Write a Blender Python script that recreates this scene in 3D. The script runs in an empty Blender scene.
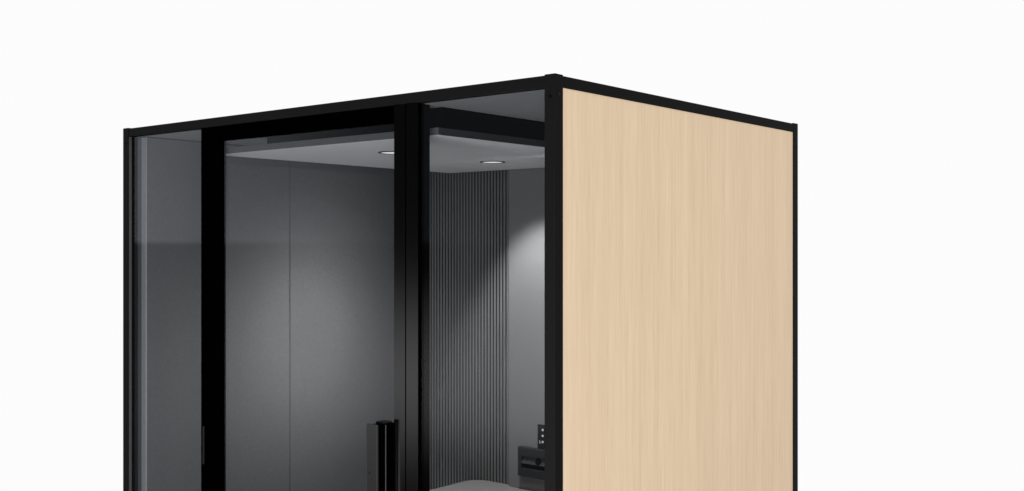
import bpy, bmesh, math
from mathutils import Vector, Matrix

S = bpy.context.scene
COL = S.collection
CAMZ = 1.8666          # camera height; everything above/below is given relative to it
TOP = 2.35             # top of the pod frame
W, D = 2.245, 1.614    # outer width (towards -x) and depth (towards +y)
P = 0.0385             # corner post section
R = 0.0330             # rail section

# ------------------------------------------------------------------ materials
def mat(name, color, rough=0.5, spec=0.5, metal=0.0, noise=0.0, nscale=60.0, bump=0.0, bscale=400.0,
        emit=None, estr=0.0, stretch=(1, 1, 1), rvar=0.0):
    m = bpy.data.materials.new(name)
    m.use_nodes = True
    nt = m.node_tree
    b = nt.nodes['Principled BSDF']
    b.inputs['Base Color'].default_value = (*color, 1)
    b.inputs['Roughness'].default_value = rough
    b.inputs['Specular IOR Level'].default_value = spec
    b.inputs['Metallic'].default_value = metal
    if emit:
        b.inputs['Emission Color'].default_value = (*emit, 1)
        b.inputs['Emission Strength'].default_value = estr
    tc = nt.nodes.new('ShaderNodeTexCoord')
    mp = nt.nodes.new('ShaderNodeMapping')
    mp.inputs['Scale'].default_value = stretch
    nt.links.new(tc.outputs['Object'], mp.inputs['Vector'])
    if noise or rvar:
        n = nt.nodes.new('ShaderNodeTexNoise')
        n.inputs['Scale'].default_value = nscale
        n.inputs['Detail'].default_value = 6
        nt.links.new(mp.outputs['Vector'], n.inputs['Vector'])
        if noise:
            mr = nt.nodes.new('ShaderNodeMapRange')
            mr.inputs['From Min'].default_value = 0.25
            mr.inputs['From Max'].default_value = 0.75
            mr.inputs['To Min'].default_value = 1 - noise
            mr.inputs['To Max'].default_value = 1 + noise
            nt.links.new(n.outputs['Fac'], mr.inputs['Value'])
            vm = nt.nodes.new('ShaderNodeVectorMath')
            vm.operation = 'SCALE'
            vm.inputs[0].default_value = color
            nt.links.new(mr.outputs['Result'], vm.inputs['Scale'])
            nt.links.new(vm.outputs['Vector'], b.inputs['Base Color'])
        if rvar:
            mr2 = nt.nodes.new('ShaderNodeMapRange')
            mr2.inputs['To Min'].default_value = rough - rvar
            mr2.inputs['To Max'].default_value = rough + rvar
            nt.links.new(n.outputs['Fac'], mr2.inputs['Value'])
            nt.links.new(mr2.outputs['Result'], b.inputs['Roughness'])
    if bump:
        n2 = nt.nodes.new('ShaderNodeTexNoise')
        n2.inputs['Scale'].default_value = bscale
        n2.inputs['Detail'].default_value = 3
        nt.links.new(mp.outputs['Vector'], n2.inputs['Vector'])
        bp = nt.nodes.new('ShaderNodeBump')
        bp.inputs['Strength'].default_value = bump
        bp.inputs['Distance'].default_value = 0.001
        nt.links.new(n2.outputs['Fac'], bp.inputs['Height'])
        nt.links.new(bp.outputs['Normal'], b.inputs['Normal'])
    return m

def wood_mat():
    m = bpy.data.materials.new('light_oak_veneer')
    m.use_nodes = True
    nt = m.node_tree
    N, L = nt.nodes, nt.links
    b = N['Principled BSDF']
    b.inputs['Roughness'].default_value = 0.55
    b.inputs['Specular IOR Level'].default_value = 0.15
    tc = N.new('ShaderNodeTexCoord')
    def layer(sy, sz, detail, lo, hi, dist=0.0):
        mp = N.new('ShaderNodeMapping')
        mp.inputs['Scale'].default_value = (1, sy, sz)
        L.new(tc.outputs['Object'], mp.inputs['Vector'])
        n = N.new('ShaderNodeTexNoise')
        n.inputs['Scale'].default_value = 1.0
        n.inputs['Detail'].default_value = detail
        n.inputs['Roughness'].default_value = 0.6
        n.inputs['Distortion'].default_value = dist
        L.new(mp.outputs['Vector'], n.inputs['Vector'])
        r = N.new('ShaderNodeMapRange')
        r.inputs['From Min'].default_value = 0.3
        r.inputs['From Max'].default_value = 0.7
        r.inputs['To Min'].default_value = lo
        r.inputs['To Max'].default_value = hi
        L.new(n.outputs['Fac'], r.inputs['Value'])
        return r.outputs['Result']
    a = layer(16, 0.4, 4, 0.0, 0.22)            # broad boards of grain
    c = layer(60, 1.2, 5, 0.0, 0.34, 0.2)       # growth lines
    d = layer(200, 6.0, 4, 0.0, 0.44)           # fine pores
    s1 = N.new('ShaderNodeMath'); s1.operation = 'ADD'
    s2 = N.new('ShaderNodeMath'); s2.operation = 'ADD'
    L.new(a, s1.inputs[0]); L.new(c, s1.inputs[1])
    L.new(s1.outputs[0], s2.inputs[0]); L.new(d, s2.inputs[1])
    cr = N.new('ShaderNodeValToRGB')
    cr.color_ramp.elements[0].color = (*WOOD_D, 1)
    cr.color_ramp.elements[1].color = (*WOOD_L, 1)
    cr.color_ramp.elements[0].position = 0.1
    cr.color_ramp.elements[1].position = 0.9
    L.new(s2.outputs[0], cr.inputs['Fac'])
    L.new(cr.outputs['Color'], b.inputs['Base Color'])
    bp = N.new('ShaderNodeBump')
    bp.inputs['Strength'].default_value = 0.08
    bp.inputs['Distance'].default_value = 0.0006
    L.new(s2.outputs[0], bp.inputs['Height'])
    L.new(bp.outputs['Normal'], b.inputs['Normal'])
    return m

def glass_mat(name, tint, ior):
    m = bpy.data.materials.new(name)
    m.use_nodes = True
    nt = m.node_tree
    nt.nodes.clear()
    out = nt.nodes.new('ShaderNodeOutputMaterial')
    mix = nt.nodes.new('ShaderNodeMixShader')
    tr = nt.nodes.new('ShaderNodeBsdfTransparent')
    tr.inputs['Color'].default_value = (*tint, 1)
    gl = nt.nodes.new('ShaderNodeBsdfGlossy')
    gl.inputs['Roughness'].default_value = 0.0
    # Schlick reflectance of a thin pane, the same from both sides
    lw = nt.nodes.new('ShaderNodeLayerWeight')
    lw.inputs['Blend'].default_value = 0.5
    pw = nt.nodes.new('ShaderNodeMath'); pw.operation = 'POWER'
    pw.inputs[1].default_value = 5.0
    nt.links.new(lw.outputs['Facing'], pw.inputs[0])
    fr = nt.nodes.new('ShaderNodeMapRange')
    f0 = ((ior - 1) / (ior + 1)) ** 2
    fr.inputs['To Min'].default_value = f0
    fr.inputs['To Max'].default_value = 0.9
    nt.links.new(pw.outputs[0], fr.inputs['Value'])
    nt.links.new(fr.outputs['Result'], mix.inputs['Fac'])
    nt.links.new(tr.outputs[0], mix.inputs[1])
    nt.links.new(gl.outputs[0], mix.inputs[2])
    nt.links.new(mix.outputs[0], out.inputs['Surface'])
    return m

WOOD_D = (0.462, 0.346, 0.232)
WOOD_L = (0.586, 0.453, 0.317)
M = {
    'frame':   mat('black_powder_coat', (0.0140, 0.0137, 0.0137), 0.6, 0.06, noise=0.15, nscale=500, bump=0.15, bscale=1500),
    'frame_shade':    mat('black_powder_coat_shade', (0.0036, 0.0036, 0.0040), 0.6, 0.03, noise=0.15, nscale=500, bump=0.15, bscale=1500),  # same coat as the frame, darkened to put shade on side faces
    'door':    mat('matt_black_door_profile', (0.0005, 0.0005, 0.0005), 0.6, 0.0, noise=0.2, nscale=300),
    'stile':   mat('satin_black_anodised', (0.0008, 0.0008, 0.0008), 0.13, 1.0, noise=0.15, nscale=200, stretch=(6, 6, .2)),
    'pull':    mat('satin_black_pull', (0.016, 0.016, 0.016), 0.22, 0.8, noise=0.15, nscale=200),
    'gasket':  mat('black_rubber', (0.003, 0.003, 0.0035), 0.7, 0.1),
    'felt':    mat('charcoal_wall_fabric', (0.165, 0.167, 0.173), 0.9, 0.1, noise=0.12, nscale=140, bump=0.35, bscale=900),
    'edge':    mat('blue_grey_lining_edge', (0.120, 0.135, 0.150), 0.6, 0.3, noise=0.08),
    'groove':  mat('dark_reed_groove', (0.014, 0.014, 0.015), 0.7, 0.1, noise=0.1),
    'edge_dim':    mat('grey_edge_shade', (0.20, 0.20, 0.205), 0.7, 0.1, noise=0.05),  # darker grey painting the shade on the ceiling panel's front edge
    'edge2':   mat('pale_grey_lining_edge', (0.46, 0.47, 0.48), 0.6, 0.3, noise=0.06),
    'back':    mat('grey_laminate', (0.24, 0.241, 0.245), 0.55, 0.25, noise=0.04, nscale=120, bump=0.05),
    'reed':    mat('anthracite_reeded_panel', (0.205, 0.207, 0.214), 0.45, 0.35, noise=0.10, nscale=40, stretch=(8, 8, .3)),
    'ceil':    mat('grey_ceiling', (0.30, 0.305, 0.315), 0.8, 0.1, noise=0.04, nscale=90),
    'island':  mat('light_grey_ceiling_panel', (0.86, 0.865, 0.88), 0.75, 0.15, noise=0.03, nscale=90),
    'fan':     mat('black_fan_housing', (0.0010, 0.0010, 0.0013), 0.6, 0.02),
    'table':   mat('grey_table_laminate', (0.30, 0.30, 0.298), 0.5, 0.3, noise=0.05, nscale=200, bump=0.05),
    'leg':     mat('black_steel', (0.02, 0.02, 0.02), 0.4, 0.4, noise=0.1),
    'box':     mat('dark_grey_plastic', (0.030, 0.031, 0.035), 0.5, 0.3, noise=0.05),
    'boxface': mat('socket_face_plastic', (0.065, 0.066, 0.068), 0.45, 0.3, noise=0.05),
    'grey_strip':    mat('mid_grey_strip', (0.075, 0.075, 0.078), 0.5, 0.3, noise=0.05),  # grey for the post's painted lit face and the panel's painted shaded edge
    'hole':    mat('socket_black', (0.002, 0.002, 0.002), 0.6, 0.1),
    'plate':   mat('black_control_glass', (0.006, 0.006, 0.007), 0.25, 0.3, rvar=0.05),
    'button':  mat('white_print', (0.62, 0.62, 0.62), 0.4, 0.3, emit=(1, 1, 1), estr=0.12, noise=0.03),
    'rim':     mat('dark_downlight_ring', (0.012, 0.012, 0.012), 0.4, 0.3, noise=0.05),
    'lens':    mat('lit_downlight_lens', (0.8, 0.8, 0.8), 0.4, 0.3, emit=(1, 0.995, 0.98), estr=0.72, noise=0.02),
    'carpet':  mat('grey_carpet', (0.22, 0.22, 0.225), 0.95, 0.05, noise=0.25, nscale=300, bump=0.6, bscale=600),
    'floor':   mat('studio_floor_paint', (0.55, 0.55, 0.55), 0.6, 0.2, noise=0.03, nscale=3),
    'roof':    mat('roof_board', (0.10, 0.10, 0.10), 0.8, 0.1, noise=0.1),
    'hinge':   mat('dark_hinge_steel', (0.006, 0.006, 0.006), 0.35, 0.5, noise=0.1),
    'glass':   glass_mat('clear_glass', (0.90, 0.905, 0.91), 1.37),
    'wood':    wood_mat(),
}

# ------------------------------------------------------------------ geometry helpers
def V(w, s, h):                      # pod coordinates: w from the near corner leftwards, s into the depth, h above the lens
    return Vector((-w, s, CAMZ + h))

def link(name, bm, m, parent=None, smooth=False):
    bmesh.ops.recalc_face_normals(bm, faces=bm.faces)
    me = bpy.data.meshes.new(name)
    bm.to_mesh(me); bm.free()
    for mm in (m if isinstance(m, (list, tuple)) else [m]):
        me.materials.append(M[mm])
    if smooth:
        for p in me.polygons: p.use_smooth = True
    o = bpy.data.objects.new(name, me)
    COL.objects.link(o)
    o.parent = parent
    return o

def add_box(bm, w0, w1, s0, s1, h0, h1, bev=0.0, seg=2, mi=0):
    t = bmesh.new()
    vs = [t.verts.new(V(w, s, h)) for w in (w0, w1) for s in (s0, s1) for h in (h0, h1)]
    for f in ((0, 1, 3, 2), (4, 6, 7, 5), (0, 4, 5, 1), (2, 3, 7, 6), (0, 2, 6, 4), (1, 5, 7, 3)):
        t.faces.new([vs[i] for i in f])
    if bev:
        bmesh.ops.bevel(t, geom=t.edges[:], offset=bev, segments=seg, affect='EDGES', profile=0.5)
    for f in t.faces: f.material_index = mi
    me = bpy.data.meshes.new('tmp'); t.to_mesh(me); t.free()
    bm.from_mesh(me); bpy.data.meshes.remove(me)

def box(name, m, parent, *a, bev=0.0012, label=None):
    bm = bmesh.new(); add_box(bm, *a, bev=bev)
    o = link(name, bm, m, parent)
    if label: o['label'] = label
    return o

def add_prism(bm, pts, lo, hi, axis='h', mi=0):
    """closed polygon pts extruded. axis h: pts are (w,s); axis w: pts are (s,h); axis s: pts are (w,h)"""
    def q(p, t):
        return V(p[0], p[1], t) if axis == 'h' else V(t, p[0], p[1]) if axis == 'w' else V(p[0], t, p[1])
    a = [bm.verts.new(q(p, lo)) for p in pts]
    b = [bm.verts.new(q(p, hi)) for p in pts]
    n = len(pts)
    fs = [bm.faces.new(a), bm.faces.new(b)]
    for i in range(n):
        fs.append(bm.faces.new((a[i], a[(i + 1) % n], b[(i + 1) % n], b[i])))
    for f in fs: f.material_index = mi

def add_disc(bm, c, axis, r, depth, n=24, mi=0):
    """short cylinder centred at c=(w,s,h) along pod axis"""
    pts = []
    for i in range(n):
        a = 2 * math.pi * i / n
        u, v = r * math.cos(a), r * math.sin(a)
        pts.append({'h': (c[0] + u, c[1] + v), 's': (c[0] + u, c[2] + v), 'w': (c[1] + u, c[2] + v)}[axis])
    k = {'w': c[0], 's': c[1], 'h': c[2]}[axis]
    add_prism(bm, pts, k - depth / 2, k + depth / 2, axis, mi)

def rounded(w0, w1, s0, s1, r, n=8):
    out = []
    for cw, cs, a0 in ((w1 - r, s1 - r, 0), (w0 + r, s1 - r, 90), (w0 + r, s0 + r, 180), (w1 - r, s0 + r, 270)):
        for i in range(n + 1):
            a = math.radians(a0 + 90 * i / n)
            out.append((cw + r * math.cos(a), cs + r * math.sin(a)))
    return out

def empty(name, loc):
    o = bpy.data.objects.new(name, None)
    COL.objects.link(o); o.location = loc
    return o

# ------------------------------------------------------------------ setting: the white studio floor under the pod
FL = -CAMZ                            # floor level in h
bm = bmesh.new()
bmesh.ops.create_circle(bm, cap_ends=True, segments=96, radius=2.6, matrix=Matrix.Translation((-W / 2, D / 2, 0)))
fl = link('studio_floor', bm, 'floor'); fl['kind'] = 'structure'

# ------------------------------------------------------------------ the pod
pod = empty('office_pod', (0, 0, 0))
pod['label'] = 'black framed glass office pod with pale oak side panel and grey lined interior'
pod['category'] = 'office pod'

HT = TOP - CAMZ                       # top in h
FB = FL + 0.03                        # bottom of the rails: the pod stands on low feet
RB = HT - R                           # underside of the top rails

for (w0, s0) in ((0, 0), (W - P, 0), (0, D - P), (W - P, D - P)):
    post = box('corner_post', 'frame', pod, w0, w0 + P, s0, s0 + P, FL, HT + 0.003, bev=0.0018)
    post.data.materials.append(M['frame_shade'])
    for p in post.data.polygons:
        p.material_index = 1 if abs(p.normal.x) > .8 else 0  # side faces get the darkened copy of the coat
    # assembly screws just below the top, one in each outer face
    sf = -0.0004 if s0 == 0 else D + 0.0004
    wf = -0.0004 if w0 == 0 else W + 0.0004
    b1 = bmesh.new(); add_disc(b1, (w0 + P * .45, sf, 0.4225), 's', 0.0048, 0.0016, 16)
    link('screw', b1, 'hole', post)
    b2 = bmesh.new(); add_disc(b2, (wf, s0 + P * .45, 0.4295), 'w', 0.0056, 0.0016, 16)
    link('screw', b2, 'hole', post)

for (h0, h1) in ((RB, HT), (FB, FB + R + .01)):
    nm = 'top_rail' if h1 == HT else 'bottom_rail'
    box(nm, 'frame', pod, P, W - P, 0.0012, P - .002, h0, h1)
    box(nm, 'frame', pod, P, W - P, D - P + .002, D - .0012, h0, h1)
    box(nm, 'frame_shade', pod, 0.0012, P - .002, P, D - P, h0, h1)
    box(nm, 'frame', pod, W - P + .002, W - .0012, P, D - P, h0, h1)

BB = FB + R + .01                     # top of bottom rails
box('side_panel', 'wood', pod, 0.005, 0.022, P, D - P, BB, RB, bev=0.0006, label='pale oak veneer side panel')
box('side_panel', 'wood', pod, W - 0.022, W - 0.005, P, D - P, BB, RB, bev=0.0006)
box('rear_panel', 'felt', pod, P, W - P, D - 0.022, D - 0.005, BB, RB, bev=0.0006)
box('roof_panel', 'roof', pod, P, W - P, P, D - P, HT - .02, HT - .005)

# interior lining -------------------------------------------------------------
CEI = 0.4490                           # true ceiling
WL, WR = 2.124, W - 2.124             # inner faces of the lining
SB = 1.490                            # rear lining
SM = 0.776                            # joint between the two wall panels
ZT = CEI - 0.005
for (a, b) in ((WL, WL + .025), (.0235, .0345)):
    box('wall_lining', 'felt', pod, a, b, 0.036, SM - .0018, BB, ZT, bev=0.0012)
    box('wall_lining', 'felt', pod, a, b, SM + .0018, SB, BB, ZT, bev=0.0012)
box('lining_core', 'gasket', pod, WL + .0262, W - .0225, 0.040, SB, BB, CEI - .001, bev=0)
# front edge of the lining seen through the glass: pale lip, blue grey return, black seal
box('lining_edge', 'edge2', pod, WL + .0005, WL + .031, 0.0300, 0.0385, BB, ZT, bev=0.0008)
box('lining_edge', 'edge', pod, WL + .0315, WL + .0595, 0.0315, 0.0385, BB, ZT, bev=0.0008)
box('seal', 'gasket', pod, WL + .060, WL + .0855, 0.0255, 0.0385, BB, ZT, bev=0.0008)

box('ceiling', 'ceil', pod, .0355, WL + .085, 0.040, D - P, CEI, CEI + .012, bev=0)

# lowered ceiling panel with dark fan housing above it
IW0, IW1, IS0, IS1 = 0.546, 1.735, 0.100, 1.449
isl = box('ceiling_panel', 'island', pod, IW0, IW1, IS0, IS1, 0.355, 0.380, bev=0.002)
box('edge_shade_strip', 'edge_dim', pod, IW0 - .004, IW1, IS0 - .004, IS0 - .0004, .3562, .3795, bev=.0005)  # strip added to darken the front edge like shade
box('edge_shade_strip', 'grey_strip', pod, IW0 - .004, IW0 - .0004, IS0 + .002, IS1 - .002, .3562, .3795, bev=.0005)  # strip added to darken the side edge like shade
bm = bmesh.new()
add_prism(bm, [(IW0 + .004, .125), (.690, .125), (.690, .316), (1.700, .316), (1.700, IS1 - .03), (IW0 + .004, IS1 - .03)], .3805, CEI - .0005)
link('fan_housing', bm, 'fan', pod)

for s in (0.4515, 1.0420):
    dl = empty('downlight', V(1.115, s, 0.355)); dl.parent = pod
    def ring(bm, prof, n=48):
        rows = [[bm.verts.new(Vector((r * math.cos(2 * math.pi * i / n), r * math.sin(2 * math.pi * i / n), z))) for i in range(n)] for r, z in prof]
        for a, b in zip(rows, rows[1:]):
            for i in range(n):
                bm.faces.new((a[i], a[(i + 1) % n], b[(i + 1) % n], b[i]))
        return rows
    bm = bmesh.new(); ring(bm, ((.0435, -.0006), (.045, -.0030), (.0535, -.0030), (.055, -.0020), (.055, .0004)))
    link('rim', bm, 'rim', dl, smooth=True)
    bm = bmesh.new(); r = ring(bm, ((.0434, -.0016), (.030, -.0026), (.012, -.0030)))
    bm.faces.new(r[-1])
    link('lens', bm, 'lens', dl, smooth=True)

# rear wall: reeded panels either side of a smooth centre panel
PW0, PW1 = W - 1.362, 1.362
box('rear_lining', 'gasket', pod, .0355, WL, SB + .001, SB + .02, BB, CEI - .001, bev=0)
def reeded(w0, w1):
    n = round((w1 - w0) / 0.0193); p = (w1 - w0) / n
    pts = []
    for i in range(n):                       # square reeds with eased edges and deep grooves between
        a = w0 + i * p + .0036
        b = a + p - .0072
        pts += [(a - .0036 + .0001, SB - .0012), (a, SB - .0012), (a, SB - .0115), (a + .0012, SB - .0132), (a + .004, SB - .0140),
                (b - .004, SB - .0140), (b - .0012, SB - .0132), (b, SB - .0115), (b, SB - .0012)]
    pts += [(w1, SB), (w0, SB)]
    bm = bmesh.new()
    add_prism(bm, pts, BB, CEI - .002, 'h')
    bm.faces.ensure_lookup_table()
    for k in range(9 * n):
        if k % 9 in (0, 1, 7, 8): bm.faces[2 + k].material_index = 1
    return link('reeded_panel', bm, ('reed', 'groove'), pod)
reeded(PW1 + .001, WL - .0006)
reeded(.0350, PW0 - .001)
TB = -1.128                           # table top surface
box('centre_panel', 'back', pod, PW0, PW1, 1.450, SB, TB + .0015, CEI - .002, bev=0.0015)
box('centre_panel', 'back', pod, PW0, PW1, SB - .006, SB, BB, TB - .03, bev=0.0015)

# power box on the centre panel ------------------------------------------------
C = W / 2
PS = 1.4498
XL, XR = 1.288, W - 1.288
PT, PBm = -0.929, -1.064
bm = bmesh.new()
bev = 0.006
add_box(bm, XR, XL, PS - .026, PS, PT - .040, PT, bev=.004)           # top bar
add_box(bm, XR, XL, PS - .026, PS, PBm, PBm + .040, bev=.004)         # bottom bar
add_box(bm, XL - .020, XL, PS - .0255, PS, PBm + .010, PT - .010, bev=.004)
add_box(bm, XR, XR + .020, PS - .0255, PS, PBm + .010, PT - .010, bev=.004)
add_box(bm, XR + .019, XL - .019, PS - .003, PS, PBm + .038, PT - .03)
pw = link('power_box', bm, 'box', pod)
bm = bmesh.new()                                                         # tilted socket strip
add_prism(bm, [(PS - .0035, PT - .0405), (PS - .010, PT - .0405), (PS - .024, PT - .074), (PS - .0035, PT - .074)], XR + .0215, XL - .0215, 'w')
link('socket_strip', bm, 'boxface', pw)
bm = bmesh.new(); add_box(bm, XR + .0205, XL - .0205, PS - .020, PS - .0035, PBm + .0405, PT - .0745)
link('cable_slot', bm, 'hole', pw)
tilt = math.atan2(.014, .0335)
def strip_s(h):                                                          # front of the tilted strip at height h
    return PS - .010 - (PT - .0405 - h) * (.014 / .0335)
for w in (1.172, 1.090):
    hc = PT - .0575
    bm = bmesh.new()
    bmesh.ops.create_cone(bm, cap_ends=True, segments=32, radius1=.0165, radius2=.0165, depth=.004)
    so = link('socket', bm, 'hole', pw)
    so.matrix_parent_inverse = Matrix.Identity(4)
    so.location = V(w, strip_s(hc), hc)
    so.rotation_euler = (math.radians(90) - tilt, 0, 0)
for w in (1.262, 1.236):
    hc = PT - .0575
    bm = bmesh.new(); add_box(bm, w - .004, w + .004, strip_s(hc) - .0012, strip_s(hc) + .003, hc - .006, hc + .006)
    link('charging_port', bm, 'box', pw)

# light and fan control plate above it
bm = bmesh.new(); add_box(bm, 1.088, 1.186, PS - .006, PS, -0.9275, -0.818, bev=.0012)
cp = link('control_plate', bm, 'plate', pod)
for h in (-0.841, -0.868, -0.896):
    bm = bmesh.new(); add_disc(bm, (1.156, PS - .0062, h), 's', .0056, .0008)
    link('button', bm, 'button', cp)
for (a, b, h0, h1) in ((1.172, 1.1738, -.906, -.889), (1.1745, 1.1775, -.8985, -.8962), (1.1675, 1.170, -.903, -.898)):
    bm = bmesh.new(); add_box(bm, a, b, PS - .0066, PS - .0058, h0, h1)
    link('icon_mark', bm, 'button', cp)

# interior floor
box('floor_deck', 'carpet', pod, P, W - P, P, SB, FB + .005, BB - .002, bev=0)

# front glazing ------------------------------------------------------------------
JR, JL = 0.5455, 1.703                  # outer edges of the door frame
OR, OL = 0.641, 1.606                  # clear opening of the door glass
box('window_pane', 'glass', pod, P - .001, JR + .004, 0.0155, 0.0215, BB, RB, bev=0)
box('window_pane', 'glass', pod, JL - .004, W - P + .001, 0.0155, 0.0215, BB, RB, bev=0)
box('post_lit_strip', 'grey_strip', pod, W - P - .0035, W - P - .0002, 0.0030, 0.0150, BB, RB - .001, bev=.0005)  # paler strip added to paint the light on the post's inner face
HB = 0.398                             # underside of the door's top bar

fr = bmesh.new()
add_box(fr, JR + .0005, JR + .0455, 0.0080, .062, BB, RB - .001, bev=.001)
add_box(fr, JL - .0480, JL, 0.0060, .062, BB, RB - .001, bev=.001)
add_box(fr, OR + .001, JL - .0480, 0.0062, .0615, RB - .022, RB - .0012, bev=.001)
link('door_frame', fr, 'door', pod)

door = empty('door', V((JL + JR) / 2, 0.01, FB)); door.parent = pod
def dpart(name, bm, m, smooth=False):
    o = link(name, bm, m, door, smooth)
    o.matrix_parent_inverse = Matrix.Translation(door.location).inverted()
    return o
bm = bmesh.new()
# front face canted to mirror the world's added pale strip past the handle
add_prism(bm, [(OR, -.0040), (OR - .0395, .0060), (OR - .0395, .050), (OR, .050)], BB + .005, RB - .0015, 'h')
dpart('stile', bm, 'stile')
bm = bmesh.new()
add_box(bm, OL, JL - .0490, 0.0045, .050, BB + .005, RB - .024, bev=.0016)
dpart('stile', bm, 'door')
cv = bmesh.new(); add_prism(cv, [(JR + .0420, -.0030), (JR, .0074), (JR, .0078), (JR + .0420, .0078)], BB + .001, RB - .0015, 'h')
link('door_frame_cover', cv, 'stile', pod)
bm = bmesh.new(); add_box(bm, OR + .0005, OL - .0005, 0.0045, .050, HB, RB - .024, bev=.0012); dpart('top_bar', bm, 'door')
bm = bmesh.new(); add_box(bm, OR + .0005, OL - .0005, 0.0045, .050, BB + .005, BB + .075, bev=.0012); dpart('bottom_bar', bm, 'door')
bm = bmesh.new(); add_box(bm, OR - .004, OL + .004, 0.024, .032, BB + .07, HB + .004); dpart('glass', bm, 'glass')
# upright pull handle: a front plate carried on a grooved stem
HH = -0.566
bm = bmesh.new()
add_box(bm, OR + .004, OR + .052, -.076, -.068, HH - 1.0, HH, bev=.0014)
stem = [(OR + .006, -.0675), (OR + .006, -.047), (OR + .009, -.0455), (OR + .009, -.0435), (OR + .006, -.042), (OR + .004, -.002), (OR + .004, .0040),
        (OR + .034, .0040), (OR + .034, -.030), (OR + .040, -.050), (OR + .048, -.0675)]
add_prism(bm, stem, HH - .998, HH - .002, 'h')
hd = dpart('handle', bm, 'pull')
for p in hd.data.polygons:
    p.material_index = 1 if abs(p.center.y) < .0679 else 0
hd.data.materials.append(M['door'])
bm = bmesh.new(); add_disc(bm, (OR + .037, -.0765, HH - .155), 's', .0035, .0016); dpart('lock_button', bm, 'hinge')
bm = bmesh.new(); add_box(bm, OR + .0030, OR + .0042, -.0390, -.0360, HH - .996, HH - .004); dpart('groove_insert', bm, 'grey_strip')
bm = bmesh.new(); add_box(bm, OR + .012, OR + .046, -.0400, -.0020, HH - .006, HH + .0035, bev=.001); dpart('end_cap', bm, 'frame')
bm = bmesh.new(); add_box(bm, JL - .0262, JL - .0220, -.0020, .006, -0.835, -0.690, bev=.001)
link('hinge', bm, 'hinge', pod)

# ------------------------------------------------------------------ table
tb = empty('table', V(C, 1.1, FL)); 
tb['label'] = 'grey rounded table top standing against the ribbed rear wall inside the pod'
tb['category'] = 'table'
def tpart(name, bm, m):
    o = link(name, bm, m, tb); o.matrix_parent_inverse = Matrix.Translation(tb.location).inverted(); return o
TW0, TW1 = W - 1.593, 1.593
bm = bmesh.new(); add_prism(bm, rounded(TW0, TW1, 0.62, SB - .0125, .085, 10), TB - .025, TB, 'h')
bmesh.ops.bevel(bm, geom=[e for e in bm.edges if abs(e.verts[0].co.z - e.verts[1].co.z) < 1e-6], offset=.002, segments=2, affect='EDGES')
tpart('tabletop', bm, 'table')
bm = bmesh.new(); add_disc(bm, (C, 1.05, (TB - .025 + BB + .01) / 2), 'h', .035, TB - .025 - BB - .014, 32); tpart('pedestal', bm, 'leg')
bm = bmesh.new(); add_disc(bm, (C, 1.05, BB + .006), 'h', .26, .014, 48); tpart('base_plate', bm, 'leg')

# ------------------------------------------------------------------ world: bright white cyclorama ahead and to the right, dark studio to the left and behind
FW = Vector((-0.63273, 0.77437)); RT = Vector((0.77437, 0.63273))
world = bpy.data.worlds.new('World'); S.world = world
world.use_nodes = True
nt = world.node_tree; N, L = nt.nodes, nt.links
bg = N['Background']
tc = N.new('ShaderNodeTexCoord')
sep = N.new('ShaderNodeSeparateXYZ'); L.new(tc.outputs['Generated'], sep.inputs[0])
cmb = N.new('ShaderNodeCombineXYZ'); L.new(sep.outputs['X'], cmb.inputs['X']); L.new(sep.outputs['Y'], cmb.inputs['Y'])
nrm = N.new('ShaderNodeVectorMath'); nrm.operation = 'NORMALIZE'; L.new(cmb.outputs[0], nrm.inputs[0])
def azdot(deg):
    a = math.radians(deg)                      # degrees to the right of straight ahead
    d = FW * math.cos(a) + RT * math.sin(a)
    v = N.new('ShaderNodeVectorMath'); v.operation = 'DOT_PRODUCT'
    L.new(nrm.outputs[0], v.inputs[0]); v.inputs[1].default_value = (d.x, d.y, 0)
    return v.outputs['Value']
def ramp(src, a, b, lo, hi):
    r = N.new('ShaderNodeMapRange'); r.interpolation_type = 'SMOOTHSTEP'
    r.inputs['From Min'].default_value = a; r.inputs['From Max'].default_value = b
    r.inputs['To Min'].default_value = lo; r.inputs['To Max'].default_value = hi
    L.new(src, r.inputs['Value']); return r.outputs['Result']
white = ramp(azdot(50), math.cos(math.radians(122)), math.cos(math.radians(100)), 0, 1)
# dark side: a dim cool wall above the horizon (brighter towards the cyclorama), near-black floor below
# plus a soft pale strip added for the door stiles to mirror
def sc(col, fac):
    v = N.new('ShaderNodeVectorMath'); v.operation = 'SCALE'; v.inputs[0].default_value = col; L.new(fac, v.inputs['Scale']); return v.outputs[0]
def mul(a, b):
    v = N.new('ShaderNodeMath'); v.operation = 'MULTIPLY'; L.new(a, v.inputs[0]); L.new(b, v.inputs[1]); return v.outputs[0]
up = ramp(sep.outputs['Z'], -0.001, 0.006, 0.25, 1)
side = ramp(azdot(-70), math.cos(math.radians(27)), math.cos(math.radians(8)), 0.004, 0.80)
side2 = ramp(azdot(-92), math.cos(math.radians(21)), math.cos(math.radians(13)), 0, 0.13)
sd = N.new('ShaderNodeMath'); sd.operation = 'ADD'; L.new(side, sd.inputs[0]); L.new(side2, sd.inputs[1]); side = sd.outputs[0]
band = mul(ramp(sep.outputs['Z'], -0.215, -0.130, 0, 1), ramp(sep.outputs['Z'], -0.125, -0.015, 1, 0))
band = mul(band, ramp(azdot(-124), math.cos(math.radians(46)), math.cos(math.radians(20)), 0, 1))
add1 = N.new('ShaderNodeVectorMath'); add1.operation = 'ADD'
L.new(sc((0.92, 0.98, 1.08), mul(up, side)), add1.inputs[0]); L.new(sc((0.85, 0.85, 0.85), band), add1.inputs[1])
dk = N.new('ShaderNodeVectorMath'); dk.operation = 'ADD'
L.new(add1.outputs[0], dk.inputs[0]); dk.inputs[1].default_value = (0.018, 0.018, 0.018)
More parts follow.
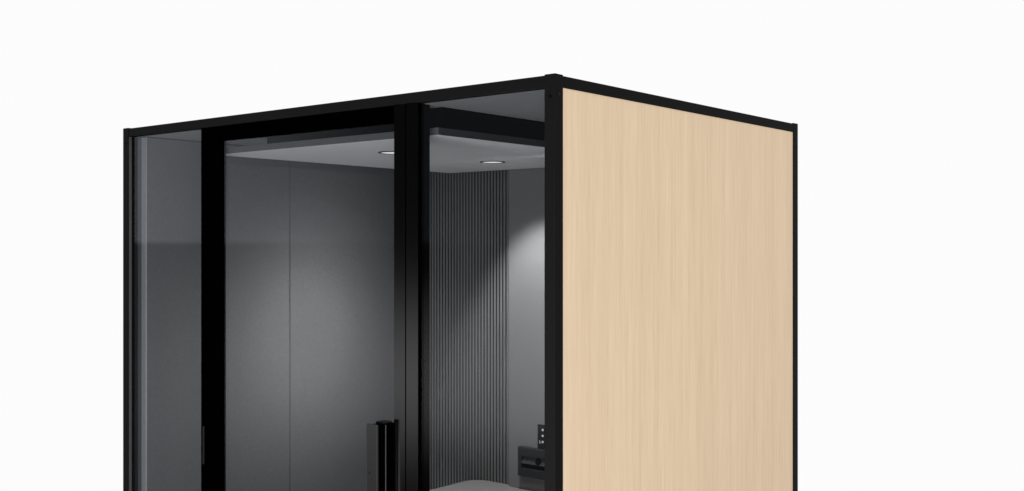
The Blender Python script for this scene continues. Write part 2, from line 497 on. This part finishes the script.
mx = N.new('ShaderNodeMix'); mx.data_type = 'RGBA'
mx.inputs[7].default_value = (0.975, 0.975, 0.978, 1)
L.new(white, mx.inputs[0]); L.new(dk.outputs[0], mx.inputs[6])
L.new(mx.outputs[2], bg.inputs['Color'])
bg.inputs['Strength'].default_value = 1.0

# ------------------------------------------------------------------ lamps
def area(name, loc, target, size, energy, color=(1, 1, 1)):
    l = bpy.data.lights.new(name, 'AREA'); l.shape = 'RECTANGLE'
    l.size, l.size_y = size; l.energy = energy; l.color = color
    o = bpy.data.objects.new(name, l); COL.objects.link(o)
    o.location = loc
    o.rotation_euler = (Vector(target) - Vector(loc)).to_track_quat('-Z', 'Y').to_euler()
    return o
area('added_key_light', (8.5, 0.6, 2.7), (-.3, 0.7, 1.7), (5.0, 4.5), 400, (1.0, 0.99, 0.975))  # unseen key lamp added to light the oak side

area('added_uplight', (0.6, -2.0, 0.25), (-1.1, 0.6, 2.2), (1.8, 1.2), 55)  # unseen low fill added to brighten the ceiling underside from below

def spot(name, loc, direction, watts, size, blend, soft=0.03):
    l = bpy.data.lights.new(name, 'SPOT')
    l.energy = watts; l.spot_size = math.radians(size); l.spot_blend = blend; l.shadow_soft_size = soft
    l.color = (1.0, 0.99, 0.975)
    o = bpy.data.objects.new(name, l); COL.objects.link(o)
    o.location = loc
    o.rotation_euler = Vector(direction).to_track_quat('-Z', 'Y').to_euler()
L1, L2 = V(1.115, 0.4515, 0.348), V(1.115, 1.0420, 0.348)
spot('downlight_lamp', L1, (0, 0, -1), 24, 150, 1.0)
spot('downlight_lamp', L2, (0, 0, -1), 3, 150, 1.0)
spot('added_wash_spot', L2, (0, .4067, -.9135), 66, 80, 0.62, 0.04)     # scallop on the rear wall
L3 = V(0.62, 0.95, 0.345)  # no fixture here: spots added to make the side wall glow
for half, watts, s_aim, h_aim in ((76, 22, 0.90, -0.42), (54, 46, 0.88, -0.45), (38, 56, 0.86, -0.44), (25, 50, 0.86, -0.42)):
    spot('added_wash_spot', L3, V(2.124, s_aim, h_aim) - L3, watts, half, 1.0)

# ------------------------------------------------------------------ camera
cam = bpy.data.cameras.new('camera'); co = bpy.data.objects.new('camera', cam); COL.objects.link(co)
cam.sensor_width = 36; cam.lens = 36 * 1063.7 / 1024
cam.clip_start = 0.05; cam.clip_end = 200
pos = -RT * 0.1216 - FW * 3.0
co.location = (pos.x, pos.y, CAMZ)
co.rotation_euler = (math.radians(90), 0, math.atan2(-FW.x, FW.y))
S.camera = co

S.render.engine = 'CYCLES'
S.render.resolution_x, S.render.resolution_y = 1024, 491
S.cycles.use_denoising = True
S.cycles.max_bounces = 12
S.cycles.transparent_max_bounces = 16
S.view_settings.view_transform = 'Standard'
S.view_settings.look = 'None'
S.view_settings.exposure = 0
